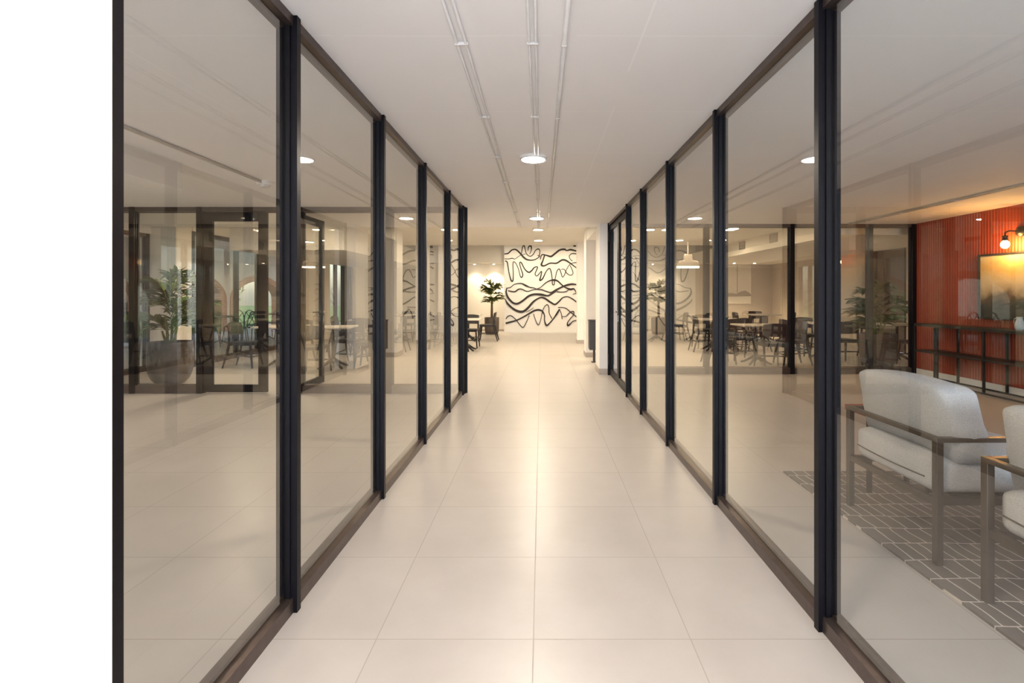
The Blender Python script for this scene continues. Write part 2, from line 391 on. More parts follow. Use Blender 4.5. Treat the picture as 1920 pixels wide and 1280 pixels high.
# dining room right wall, soffit, back walls
b = MB(); b.box(8.0, 8.2, 8.2, 11.05, 0, DZ); b.box(8.0, 8.2, 12.15, 18.0, 0, 3.02); b.box(8.0, 8.2, 11.05, 12.15, 2.4, DZ)
struct(b.build('wall_dining_right', M['taupe']))
struct(MB().box(6.35, 8.2, 8.12, 8.22, 0, CZ).build('wall_closing_right', M['taupe']))
struct(MB().box(5.16, 8.0, 8.72, 17.9, 2.34, DZ).build('trim_2', M['cream']))
struct(MB().box(-7.0, -1.26, 17.9, 18.1, 0, 3.02).build('wall_back', M['cream']))
struct(MB().box(-1.26, 1.40, 17.06, 18.1, 0, 3.02).build('wall_mural', M['white']))
struct(MB().box(1.40, 5.35, 17.5, 18.1, 0, 3.02).build('wall_back_middle', M['white']))
struct(MB().box(5.35, 8.2, 17.5, 18.1, 0, 3.02).build('wall_back_right', M['taupe']))
struct(MB().box(-7.0, -1.26, 17.35, 17.9, 2.39, 3.02).build('trim_3', M['cream']))
struct(MB().box(-1.26, 1.40, 17.048, 17.06, 0, 0.05).build('baseboard_mural', M['plast']))
struct(MB().box(-6.35, -1.26, 17.885, 17.9, 0, 0.07).build('baseboard_back', M['skirt']))
# three pillars and the header beam on the right of the passage
for i, (x0, x1, y0, y1, zt) in enumerate(((0.955, 1.30, 8.27, 8.86, CZ), (0.935, 1.18, 10.55, 11.0, DZ), (0.96, 1.25, 13.4, 13.8, DZ))):
    struct(MB().box(x0, x1, y0, y1, 0, zt).build('wall_pillar_%d' % (i + 1), M['white']))
    struct(MB().box(x0 - 0.012, x1 + 0.012, y0 - 0.012, y1 + 0.012, 0, 0.095).build('baseboard_pillar_%d' % (i + 1), M['skirt']))
struct(MB().box(0.95, 1.17, 8.86, 10.55, 2.44, DZ).build('trim_4', M['white']))
struct(MB().box(-6.25, -3.95, 10.1, 17.34, 2.2, DZ).build('trim_7', M['white']))
# left side of the building
b = MB(); b.box(-6.43, -6.25, 12.5, 14.9, 0, DZ); b.box(-6.43, -6.25, 16.7, 17.9, 0, 3.02); b.box(-6.43, -6.25, 9.05, 12.5, 2.45, DZ)
b.box(-6.43, -6.25, 14.9, 16.7, 2.4, 3.02); b.box(-6.43, -6.25, 14.3, 14.9, DZ, 3.02)
struct(b.build('wall_dining_left', M['cream']))
struct(MB().box(-6.78, -6.28, 8.66, 9.05, 0, DZ).build('wall_pillar_4', M['cream']))
struct(MB().box(-6.85, -6.70, -3.0, -1.2, 0, CZ).build('wall_lounge_left', M['white']))
struct(MB().box(-6.85, -6.70, -1.2, 8.66, CZ - 0.12, CZ).build('trim_5', M['white']))
# bulkhead under the lounge ceiling
struct(MB().box(-3.46, -3.16, -3.0, 4.44, 2.235, CZ).build('trim_6', M['white']))

# ------------------------------------------------------------------ glazing
PROF = [(-.016, 0), (-.016, .018), (-.010, .018), (-.010, .029), (-.019, .029), (-.019, .052), (-.017, .054), (-.026, .058), (-.026, .072), (-.018, .075), (-.018, .086)]
def post_mb(u, zt, vs, wide=1.0):
    pts = [(u + a * wide, vs * v) for a, v in PROF] + [(u - a * wide, vs * v) for a, v in PROF[::-1]]
    return MB().prism(pts, 'z', 0, zt)
def partition(label, loc, rz, vs, posts, ends, hb=0.06, ht=0.04, wide=1.0, gaps=(), glass=None, ztop=CZ, cat='partition', group=None, name='glass_partition', postm=None, railm=None, rail_out=0.016, skip_glass=()):
    """posts: positions along local x; glass between neighbours; vs: sign of the depth direction"""
    root = thing(name, label, cat, loc, rz, group)
    pm = postm or M['frame']; rm = railm or M['rail']
    for u in posts: post_mb(u, ztop, vs, wide).build('post', pm, root)
    hw = .016 * wide
    for i, (a, c) in enumerate(zip(posts, posts[1:])):
        u0, u1 = a + hw * 0.6, c - hw * 0.6
        if i not in gaps:
            pb = [(vs*rail_out, 0.0), (vs*rail_out, hb - .004), (vs*.050, hb), (vs*.056, hb + .012), (vs*.072, hb + .014), (vs*.086, hb + .014), (vs*.086, 0.0)]
            MB().prism(pb, 'x', u0, u1).build('bottom_rail', rm, root)
        pt = [(vs*rail_out, ztop), (vs*rail_out, ztop - ht), (vs*.050, ztop - ht - .002), (vs*.056, ztop - ht - .014), (vs*.072, ztop - ht - .016), (vs*.086, ztop - ht - .016), (vs*.086, ztop)]
        MB().prism(pt, 'x', u0, u1).build('top_rail', rm, root)
        if i not in gaps and i not in skip_glass:
            y0, y1 = sorted((vs*.036, vs*.044))
            MB().box(a + hw * 0.3, c - hw * 0.3, y0, y1, hb - .01, ztop - ht + .01).build('glass_pane', glass or M['glass'], root)
    return root
# corridor, left side (local x -> +y, local y -> -x)
pl = partition('black framed glass partition along left side of corridor', (XL, 0, 0), R(90), 1,
          [1.203, 2.100, 3.255, 4.435, 5.615, 6.578], None)
pr = partition('black framed glass partition along right side of corridor', (XR, 0, 0), R(90), -1,
          [1.095, 1.980, 3.165, 4.375, 5.525, 6.455, 8.20], None, gaps=(5,))
# cross partitions
px1 = partition('glass partition behind left lounge, between plant pot and corridor corner', (-6.70, 6.66, 0), 0, 1,
          [0.02, 1.28, 2.17, 3.50, 4.68, 5.66], None, hb=0.105, ht=0.055, wide=2.1, gaps=(2,), skip_glass=())
px2 = partition('glass partition across back of right lounge, dining chairs behind it', (1.20, 8.28, 0), 0, 1,
          [0.02, 1.53, 2.93, 4.22, 4.93], None, hb=0.105, ht=0.045, wide=2.1)
# outer glazing
o1 = partition('outer glass wall of left lounge facing terrace', (-6.72, 0, 0), R(90), 1, [-1.15, 0.1, 1.35, 2.6, 3.85, 5.1, 6.35, 7.5, 8.62], None,
          hb=0.08, ht=0.05, wide=1.8, glass=M['clear'], ztop=CZ - 0.12)
o2 = partition('outer glass wall of dining room beyond left column', (-6.27, 0, 0), R(90), 1, [9.09, 10.42, 11.2, 12.46], None,
          hb=0.10, ht=0.06, wide=2.0, glass=M['clear'], ztop=2.45)
def door_leaf(root, w, x0=0.0, stile=0.085, zb=0.012, zt=CZ - 0.06, y=0.0, glass='glass', handle=None, hz=1.05):
    lf = MB()
    lf.box(x0, x0 + stile, y, y + .045, zb, zt); lf.box(x0 + w - stile, x0 + w, y, y + .045, zb, zt)
    lf.box(x0 + stile, x0 + w - stile, y, y + .045, zb, zb + .10); lf.box(x0 + stile, x0 + w - stile, y, y + .045, zt - stile, zt)
    leaf = lf.build('leaf_frame', M['frame'], root, bevel=0.003)
    MB().box(x0 + stile - .01, x0 + w - stile + .01, y + .019, y + .027, zb + .09, zt - stile + .01).build('glass_pane', M[glass], leaf)
    if handle is not None:
        hx, sg = handle
        for yy, sy in ((y, -1), (y + .045, 1)):
            h = MB(); h.lathe([(.022, 0), (.022, .012)], seg=16)
            hm = Matrix.Translation((hx, yy, hz)) @ Matrix.Rotation(R(90 if sy < 0 else -90), 4, 'X')
            bmesh.ops.transform(h.bm, matrix=hm, verts=h.bm.verts)
            h.tube([(hx, yy, hz), (hx, yy + sy*.05, hz), (hx + sg*.02, yy + sy*.058, hz), (hx + sg*.12, yy + sy*.058, hz)], .009)
            h.build('handle', M['chrome'], leaf, smooth=True)
            MB().box(hx - .018, hx + .018, min(yy, yy + sy*.006), max(yy, yy + sy*.006), hz - .14, hz - .05).build('lock_plate', M['chrome'], leaf, bevel=.002)
    return leaf
# right corridor: pair of glass doors between last post and white pillar
d1 = bpy.data.objects.new('door_1', None); C.objects.link(d1); d1.location = (XR + .03, 6.475, 0); d1.rotation_euler = (0, 0, R(90)); struct(d1)
door_leaf(d1, 0.835, 0.0, y=-.045, stile=0.07, handle=(0.80, -1), hz=1.06)
door_leaf(d1, 0.835, 0.84, y=-.045, stile=0.07)
for zz in (0.18, 2.16):
    for yy in (0.0, 1.675):
        MB().box(yy - .016, yy + .016, -.012, .03, zz, zz + .17).build('hinge', M['frame'], d1, bevel=.003)
# left cross partition: fixed leaf and a leaf standing open towards the dining room
d2 = bpy.data.objects.new('door_2', None); C.objects.link(d2); d2.location = (-4.49, 6.70, 0); struct(d2)
door_leaf(d2, 0.84, 0.0, stile=0.115, zt=CZ - .07)
d3 = bpy.data.objects.new('door_3', None); C.objects.link(d3); d3.location = (-3.235, 6.78, 0); d3.rotation_euler = (0, 0, R(90)); struct(d3)
door_leaf(d3, 0.74, 0.0, stile=0.10, zt=CZ - .07, handle=(0.70, -1))
# window with a dark frame on dining room left wall, and dark doorway on right wall
wn = bpy.data.objects.new('window_1', None); C.objects.link(wn); wn.location = (-6.34, 14.9, 0); wn.rotation_euler = (0, 0, R(90)); struct(wn)
f = MB()
for u in (0.0, 0.56, 1.14, 1.72): f.box(u, u + .08, -.05, .05, 0, 2.4)
f.box(0, 1.8, -.05, .05, 0, .1); f.box(0, 1.8, -.05, .05, 2.3, 2.4)
f.build('window_frame', M['rail'], wn)
MB().box(0.04, 1.76, -.006, .006, 0.05, 2.35).build('glass_pane', M['clear'], wn)
dd = bpy.data.objects.new('door_4', None); C.objects.link(dd); dd.location = (8.08, 11.05, 0); dd.rotation_euler = (0, 0, R(90)); struct(dd)
MB().box(0.06, 1.04, -.02, .02, 0.01, 2.34).build('leaf', M['topd'], dd)
MB().box(0, .06, -.05, .08, 0, 2.4).box(1.04, 1.1, -.05, .08, 0, 2.4).box(.06, 1.04, -.05, .08, 2.34, 2.4).build('door_frame', M['frame'], dd)
MB().tube([(0.14, .02, 1.05), (0.14, .08, 1.05), (0.26, .08, 1.05)], .01).build('handle', M['chrome'], dd, smooth=True)

# ------------------------------------------------------------------ mural (crop pixels -> wall plane)
def mp(cx, cy):
    X = 935 + cx / 6.7375; Y = 445 + cy / 6.7375
    return ((X - VX) * 17.05 / FPX, HC + (VY - Y) * 17.05 / FPX)
def spline(p, n=7):
    out = []
    for i in range(len(p) - 1):
        p0, p1, p2, p3 = p[max(i-1, 0)], p[i], p[i+1], p[min(i+2, len(p)-1)]
        for k in range(n):
            t = k / n
            out.append(tuple(0.5 * ((2*p1[j]) + (-p0[j]+p2[j])*t + (2*p0[j]-5*p1[j]+4*p2[j]-p3[j])*t*t + (-p0[j]+3*p1[j]-3*p2[j]+p3[j])*t**3) for j in range(3)))
    out.append(tuple(p[-1])); return out
ST = [
 [(72,208,12),(120,200,14),(165,160,14),(215,153,16),(262,190,18),(320,255,20),(370,283,16),(440,285,12),(490,262,10),(520,235,8)],
 [(72,270,7),(130,270,8),(172,263,9),(205,272,6),(245,245,6),(285,220,6),(340,210,6)],
 [(288,205,9),(300,130,10),(320,100,14),(335,150,9),(350,205,9),(395,238,9),(435,215,9),(465,165,9),(500,145,12),(520,170,9),(512,230,10),(490,225,6)],
 [(370,170,6),(378,120,12),(408,108,16),(412,160,9),(390,212,6)],
 [(80,298,12),(108,315,12),(130,440,10),(155,535,14),(178,550,14),(185,470,9),(182,320,9),(215,325,8),(250,400,8),(270,480,9),(288,505,12),(305,470,12),(280,390,10),(265,325,10),(285,318,12),(330,400,12),(380,440,16),(420,415,14),(450,380,12),(490,372,10),(480,410,10),(460,460,9),(485,485,9),(540,428,9),(535,480,12),(520,540,16),(555,520,14),(600,430,10),(640,390,10),(662,430,10),(675,520,9),(680,590,10),(700,595,10),(712,530,9),(735,430,9),(765,398,10),(785,440,9),(805,500,8),(830,475,8),(855,410,7),(905,335,7),(985,315,9)],
 [(525,280,7),(545,220,12),(600,225,14),(660,240,20),(710,205,20),(770,160,20),(830,150,22),(860,165,14),(910,155,20),(980,172,16)],
 [(580,225,14),(560,290,14),(540,345,20),(575,358,16),(650,325,14),(730,325,16),(800,285,18),(850,290,18),(910,330,14),(982,385,10)],
 [(980,207,12),(925,205,10),(892,235,8),(905,275,7),(932,298,8)],
 [(790,402,6),(830,405,7),(860,450,7),(905,478,8),(938,455,8),(925,400,8),(900,350,7)],
 [(942,108,12),(960,95,14),(970,108,14),(950,112,12)],
 [(470,655,7),(530,630,8),(590,575,10),(650,545,14),(700,538,22),(745,550,16),(800,600,14),(850,635,14),(905,655,22),(950,650,16),(975,690,8)],
 [(100,640,9),(150,630,9),(200,592,9),(280,580,12),(340,605,18),(390,628,12),(440,635,9),(475,650,8)],
 [(118,672,10),(200,685,14),(250,655,14),(290,652,10),(360,680,9),(420,665,8),(470,655,8),(540,660,12),(600,680,12),(660,695,14),(720,665,18),(780,635,18),(850,605,20),(920,590,20),(985,595,14)],
 [(105,640,10),(95,690,16),(120,760,20),(180,825,22),(240,835,22),(310,795,22),(380,740,22),(450,718,22),(540,722,24),(620,735,18),(680,705,18),(740,665,14)],
 [(85,780,6),(110,830,18),(170,890,22),(240,930,26),(310,935,26),(370,890,24),(440,810,20),(520,762,16),(580,768,20),(650,815,20),(710,845,18),(760,810,16),(810,760,12),(870,748,10),(930,775,12),(985,815,12)],
 [(735,685,12),(800,690,9),(850,682,10),(880,665,7)],
 [(90,1030,9),(120,995,12),(160,990,10),(210,1030,9),(250,1080,9),(305,1135,9),(345,1080,8),(385,985,8)],
 [(88,1085,22),(160,1065,18),(230,1045,16),(310,1005,16),(380,965,18),(450,925,20),(510,915,20),(555,935,16),(578,985,12),(580,1050,12),(605,1110,20),(650,1075,14),(700,1015,14),(740,955,20),(770,905,14)],
 [(440,965,7),(465,1040,7),(500,1105,9),(530,1040,7),(550,950,8),(575,880,8),(615,848,10),(635,890,9),(640,960,8),(675,1025,9)],
 [(345,945,5),(400,915,6),(440,885,4)],
 [(750,885,8),(800,885,8),(850,895,9),(900,935,10),(985,1005,12)],
 [(770,910,8),(790,960,8),(803,1032,9)],
 [(805,1000,6),(850,995,7),(890,955,9),(940,932,10),(950,970,8),(910,1020,9),(870,1075,10),(875,1112,18),(910,1085,12),(940,1058,9),(987,1045,9)],
 [(935,718,6),(985,700,6)],
]
def mural_mesh(yw, fx):
    mb = MB()
    for s_i, st in enumerate(ST):
        P = spline(st); n = len(P)
        W = [fx(*mp(p[0], p[1])) for p in P]
        y0, y1 = yw - .0155 - 0.0001 * s_i, yw + .0005
        L = []
        for i in range(n):
            a = Vector(W[max(i-1, 0)]); c = Vector(W[min(i+1, n-1)]); d = (c - a)
            d = d.normalized() if d.length > 1e-6 else Vector((1, 0))
            nn = Vector((-d.y, d.x)); hw = max(P[i][2], 5) * 0.5 / 6.7375 * 17.05 / FPX * 1.15
            q = Vector(W[i]); l = q + nn * hw; r = q - nn * hw
            L.append([mb.bm.verts.new((l.x, y0, l.y)), mb.bm.verts.new((r.x, y0, r.y)), mb.bm.verts.new((r.x, y1, r.y)), mb.bm.verts.new((l.x, y1, l.y))])
        for A, B in zip(L, L[1:]):
            for k in range(4): mb.bm.faces.new((A[k], A[(k+1) % 4], B[(k+1) % 4], B[k]))
        mb.bm.faces.new(L[0][::-1]); mb.bm.faces.new(L[-1])
    return mb
tag(mural_mesh(17.06, lambda x, z: (x, z)).build('wall_mural_painting', M['ink']), 'large mural of flowing black lines on white wall at end of corridor', 'mural')
tag(mural_mesh(17.5, lambda x, z: (3.42 - x * 1.5, z)).build('wall_mural_painting', M['ink']), 'wider black line mural seen only through right corridor glass', 'mural')

# ------------------------------------------------------------------ ceiling lights
def light_proto(name='ceiling_light', r=0.098):
    root = thing(name, 'x', 'ceiling light')
    MB().lathe([(r + .018, 0), (r + .014, -.016), (r + .006, -.026), (r, -.026), (r - .001, -.006)], seg=36).build('trim_ring', M['plast'], root, smooth=False)
    MB().lathe([(r - .002, -.015), (r - .002, -.022), (r*.6, -.0225)], seg=36).build('diffuser', M['led'], root)
    return root
lp = light_proto()
LL = [(-.055, .94, CZ, 'round white ceiling light over corridor entrance, nearest the camera'),
      (-.067, 4.24, CZ, 'largest round ceiling light over corridor centre'),
      (-.07, 7.55, CZ, 'round ceiling light at far end of corridor, before ceiling steps up'),
      (-.07, 10.7, DZ, 'round ceiling light just past the corridor in dining room'),
      (-.075, 12.85, DZ, 'small round ceiling light closest to the wall mural'),
      (-1.78, 10.7, DZ, 'round ceiling light over tables left of passage'),
      (-2.5, 9.2, DZ, 'added round ceiling light close behind glass of left lounge'),  # added to brighten left dining, placed over a reflected lamp spot
      (2.81, 9.2, DZ, 'added round ceiling light close behind glass of right lounge'),  # extra lamp for right dining light, where a lamp reflection falls
      (-4.45, 7.6, CZ, 'round ceiling light above open glass door behind left lounge'),
      (-4.38, 8.95, DZ, 'added round ceiling light over table behind left glass doors'),  # added fill lamp, hidden behind a corridor glass post
      (-2.36, 12.8, DZ, 'added round ceiling light over middle of left dining room'),  # extra lamp lifting left dining light, out of view behind a post
      (-5.0, 4.4, CZ, 'round ceiling light deep in left lounge'),
      (-5.05, 2.4, CZ, 'round ceiling light in left lounge nearest the camera'),
      (2.66, 10.7, DZ, 'added round ceiling light in right dining room nearest the passage'),  # lamp added for right dining brightness, covered by a post
      (-.75, 15.9, 3.02, 'left added round ceiling light in raised ceiling before wall mural'),  # unseen above the ceiling edge, added to light the mural
      (.85, 15.9, 3.02, 'right added round ceiling light in raised ceiling before wall mural'),  # second unseen lamp added to wash the mural
      (4.0, 10.5, DZ, 'round ceiling light over front table in right dining room'),
      (3.5, 12.8, DZ, 'left one of two round ceiling lights deep in right dining room'),
      (4.2, 12.8, DZ, 'right one of two round ceiling lights deep in right dining room')]
for i, (x, y, z, lab) in enumerate(LL):
    o = lp if i == 0 else copy_tree(lp)
    o.location = (x, y, z); tag(o, lab, 'ceiling light', 'round ceiling lights')
    if z > CZ:
        d = [q for q in o.children if q.name.startswith('diffuser')][0]
        d.material_slots[0].link = 'OBJECT'; d.material_slots[0].material = M['led2']
sp0 = thing('spotlight', 'x', 'spotlight')
MB().lathe([(.045, 0), (.045, -.03), (.036, -.035)], seg=20).build('housing', M['plast'], sp0)
MB().lathe([(.034, -.0345), (.034, -.038), (.02, -.04)], seg=20).build('lens', M['spot'], sp0)
for i, (x, y, z, lab) in enumerate([(-2.33, 17.6, 2.39, 'left small spotlight under bulkhead above potted tree'), (-1.66, 17.6, 2.39, 'right small spotlight under bulkhead above potted tree'),
        (6.2, 16.2, 2.34, 'left small spotlight in soffit near pale wall panel'), (6.85, 16.2, 2.34, 'right small spotlight in soffit near pale wall panel')]):
    o = sp0 if i == 0 else copy_tree(sp0); o.location = (x, y, z); tag(o, lab, 'spotlight', 'small soffit spotlights')
    l = bpy.data.lights.new('spot_beam', 'SPOT'); l.energy = 30 if x < 0 else 75; l.color = (1, .8, .52); l.spot_size = R(105); l.spot_blend = 0.8; l.shadow_soft_size = .03
    lo = bpy.data.objects.new('spot_beam', l); C.objects.link(lo); lo.parent = o; lo.location = (0, 0, -.05)
# linear pendant in right dining room
pn = thing('pendant_lamp', 'long bar pendant lamp with pale hood in right dining room', 'pendant lamp', (3.78, 13.0, 0))
MB().box(-.27, .27, -.07, .07, 1.99, 2.03).build('diffuser', M['bar'], pn)
MB().prism([(-.29, 2.03), (.29, 2.03), (.24, 2.16), (.10, 2.19), (.09, 2.34), (-.09, 2.34), (-.10, 2.19), (-.24, 2.16)], 'y', -.08, .08).build('hood', M['grille'], pn, bevel=.01)
MB().tube([(0, 0, 2.33), (0, 0, DZ)], .012).build('rod', M['grille'], pn)

# ------------------------------------------------------------------ ceiling conduits
def conduit(xs, y0, y1, z, label, r=.011):
    root = thing('conduit', label, 'conduit', (xs[0], y0, z - .002))
    for x in xs:
        MB().tube([(x - xs[0], 0, -r), (x - xs[0], y1 - y0, -r)], r, seg=10).build('pipe', M['conduit'], root, smooth=True)
    k = y0 + .45
    while k < y1 - .2:
        c = MB()
        c.box(-.012 + min(xs) - xs[0], .012 + max(xs) - xs[0], k - y0 - .007, k - y0 + .007, -2*r - .002, 0)
        c.build('clip', M['conduit'], root, bevel=.004); k += 0.95
    return root
conduit((-.385, -.345), -1.0, 8.69, CZ, 'pair of thin painted conduits left of corridor ceiling light', .007)
conduit((-.055, -.025), -1.0, 8.69, CZ, 'pair of thin painted conduits running through corridor ceiling light line', .006)
conduit((.105,), -1.0, 8.69, CZ, 'single thicker painted conduit right of corridor ceiling light', .011)
conduit((-2.84,), -1.0, 5.1, CZ, 'white conduit on left lounge ceiling ending at round detector', .014)
conduit((5.0, 5.06), -1.0, 8.2, CZ, 'pair of conduits on right lounge ceiling near terracotta wall', .011)
sd = thing('smoke_detector', 'round white detector at end of left lounge ceiling conduit', 'smoke detector', (-2.84, 5.18, CZ))
MB().lathe([(.085, 0), (.085, -.02), (.07, -.035)], seg=28).build('base', M['plast'], sd)
MB().lathe([(.05, -.034), (.045, -.055), (.02, -.06)], seg=24).build('sensor_cap', M['conduit'], sd)

# ventilation grilles on dining bulkhead
for y0, y1, lab in ((11.0, 11.38, 'nearer of two grey ventilation grilles on right dining bulkhead'), (12.75, 13.13, 'farther of two grey ventilation grilles on right dining bulkhead')):
    g = thing('ventilation_grille', lab, 'vent', (5.16, (y0 + y1) / 2, 2.46), 0, 'bulkhead ventilation grilles')
    h = (y1 - y0) / 2
    MB().box(-.012, 0, -h, -h + .02, 0, .2).box(-.012, 0, h - .02, h, 0, .2).box(-.012, 0, -h, h, 0, .02).box(-.012, 0, -h, h, .18, .2).build('frame', M['grille'], g)
    s = MB()
    for k in range(7): s.box(-.010, -.001, -h + .02, h - .02, .028 + k*.022, .038 + k*.022)
    s.build('slats', M['topd'], g)

# ------------------------------------------------------------------ dining chairs and tables
def chair_proto():
    r = thing('dining_chair', 'x', 'chair')
    st = MB().cushion((.205, .205, .014), .012, .004, n=8); 
    st.build('seat', M['black'], r, smooth=True, xf=Matrix.Translation((0, .0, .45)))
    bk = MB(); n = 9; rows = []
    for i in range(n):
        t = i / (n - 1) * 2 - 1
        for_ = []
        for (dy, z) in ((0, .575), (0, .81), (.02, .81), (.02, .575)):
            zz = z if z < .7 else z - .02 * t * t
            for_.append(bk.bm.verts.new((t * .205, -.235 + .045 * t * t + dy - (.035 if z > .7 else 0), zz)))
        rows.append(for_)
    for a, c in zip(rows, rows[1:]):
        for k in range(4): bk.bm.faces.new((a[k], a[(k+1) % 4], c[(k+1) % 4], c[k]))
    bk.bm.faces.new(rows[0][::-1]); bk.bm.faces.new(rows[-1])
    bk.build('backrest', M['black'], r, bevel=.008)
    for sx in (-1, 1):
        MB().tube([(sx*.205, -.31, 0), (sx*.195, -.225, .3), (sx*.19, -.195, .45), (sx*.185, -.195, .62), (sx*.18, -.225, .76)], [.015, .021, .023, .020, .016], seg=8).build('leg', M['black'], r, smooth=True)
        MB().tube([(sx*.21, .225, 0), (sx*.19, .19, .25), (sx*.18, .17, .44)], [.015, .021, .023], seg=8).build('leg', M['black'], r, smooth=True)
    MB().tube([(-.195, -.235, .24), (.195, -.235, .24)], .011).tube([(-.195, .2, .2), (.195, .2, .2)], .011).tube([(-.195, -.235, .24), (-.195, .2, .2)], .010).tube([(.195, -.235, .24), (.195, .2, .2)], .010).build('stretcher', M['black'], r, smooth=True)
    MB().box(-.18, .18, -.185, -.16, .40, .438).box(-.18, .18, .15, .172, .40, .438).box(-.185, -.165, -.18, .17, .40, .438).box(.165, .185, -.18, .17, .40, .438).build('seat_frame', M['black'], r)
    return r
def table_proto(w=.36):
    r = thing('dining_table', 'x', 'table')
    MB().box(-w, w, -w, w, .715, .742).build('tabletop', M['top'], r, bevel=.006)
    MB().box(-w*.55, w*.55, -.04, .04, .69, .715).box(-.04, .04, -w*.55, w*.55, .69, .715).build('top_support', M['iron'], r)
    MB().lathe([(.03, .08), (.028, .2), (.026, .69)], seg=16).build('column', M['iron'], r, smooth=True)
    for k in range(4):
        a = k * math.pi / 2 + math.pi / 4; c, s = math.cos(a), math.sin(a)
        MB().tube([(c*.02, s*.02, .16), (c*.1, s*.1, .11), (c*.22, s*.22, .04), (c*.29, s*.29, .018)], [.028, .026, .02, .018], seg=8).build('foot', M['iron'], r, smooth=True)
    return r
ch0 = chair_proto(); tb0 = table_proto()
used = [False, False]
def put_table(x, y, rz, lab):
    o = tb0 if not used[0] else copy_tree(tb0); used[0] = True
    o.location = (x, y, 0); o.rotation_euler = (0, 0, R(rz)); return tag(o, lab, 'table', 'dining room tables')
def put_chair(x, y, rz, lab):
    o = ch0 if not used[1] else copy_tree(ch0); used[1] = True
    o.location = (x, y, 0); o.rotation_euler = (0, 0, R(rz)); return tag(o, lab, 'chair', 'black dining chairs')
# rz = 0: the sitter looks along +y (away from camera); 90: towards -x; -90: towards +x; 180: towards camera
TABLES = [
 (-4.72, 9.15, 0, 'square pale table behind left glass doors', [('L', -.62, -.02, -90), ('F', .0, .60, 180)]),
 (-3.72, 9.0, 8, 'square pale table right of the open glass door', [('N', -.08, -.58, 5), ('F', .08, .58, 172), ('R', .62, .12, 95)]),
 (-3.95, 11.6, 0, 'square pale table in the middle of left dining room', [('N', 0.1, -.60, 0), ('F', 0, .60, 180), ('L', -.6, 0, -90), ('R', .58, 0, 90)]),
 (-3.95, 14.2, 0, 'square pale table farthest left in dining room', [('L', -.6, 0, -90), ('R', .6, 0, 90), ('F', 0, .6, 180)]),
 (-2.45, 12.9, 0, 'square pale table behind last left glass post', [('N', 0, -.6, 0), ('F', 0, .6, 180)]),
 (-1.76, 11.75, 0, 'square pale table seen openly past left glass corner', [('N', -.10, -.5, 4), ('F', 0, .62, 180), ('L', -.62, 0, -90)]),
 (-2.05, 14.15, 0, 'square table in front of potted tree', [('R', .52, 0.1, 90), ('L', -.6, 0, -90)]),
 (4.05, 9.5, 0, 'front square table behind right lounge glass', [('N', 0.02, -.56, -4), ('F', -.05, .62, 180), ('L', -.64, .1, -90), ('R', .62, -.05, 90)]),
 (4.35, 11.6, 0, 'second square table in right dining room', [('L', -.6, 0, -90), ('R', .6, .1, 90), ('N', 0, -.6, 0), ('F', .05, .6, 180)]),
 (6.35, 14.4, 0, 'back square table below pale wall panel', [('L', -.6, 0, -90), ('F', .1, .6, 180), ('R', .6, 0, 90)]),
 (5.75, 10.25, 0, 'square table right of dark partition post', [('L', -.6, 0, -90), ('N', 0, -.6, 0), ('F', 0, .6, 180)]),
 (6.95, 9.85, 0, 'square table near the end of terracotta wall', [('N', -.05, -.58, 0), ('F', 0, .6, 180)]),
 (3.2, 14.0, 0, 'square table left in right dining room, below bar pendant', [('L', -.6, 0, -90), ('R', .6, 0, 90)]),
]
SIDE = dict(L='left', R='right', N='near', F='far')
for x, y, rz, lab, chs in TABLES:
    put_table(x, y, rz, lab)
    for s, dx, dy, r in chs:
        put_chair(x + dx, y + dy, r, 'black dining chair on %s side of %s' % (SIDE[s], lab.replace('square pale ', '').replace('square ', '')))

# ------------------------------------------------------------------ plants
def leaf_quad(bm, p, d, up, L, wd):
    d = d.normalized(); sd = d.cross(up)
    if sd.length < 1e-3: sd = Vector((1, 0, 0))
    sd.normalize(); nrm = sd.cross(d)
    a = bm.verts.new(p); m1 = bm.verts.new(p + d*L*.3 + sd*wd*.42 + nrm*L*.05); m2 = bm.verts.new(p + d*L*.3 - sd*wd*.42 + nrm*L*.05)
    c = bm.verts.new(p + d*L*.35 + nrm*L*.02)
    q1 = bm.verts.new(p + d*L*.68 + sd*wd*.36 - nrm*L*.0); q2 = bm.verts.new(p + d*L*.68 - sd*wd*.36)
    e = bm.verts.new(p + d*L - nrm*L*.14)
    bm.faces.new((a, m1, c)); bm.faces.new((a, c, m2)); bm.faces.new((m1, q1, e, c)); bm.faces.new((c, e, q2, m2))
POT = [(.15, 0), (.18, .015), (.235, .08), (.272, .18), (.29, .32), (.288, .48), (.278, .62), (.252, .62), (.247, .57)]
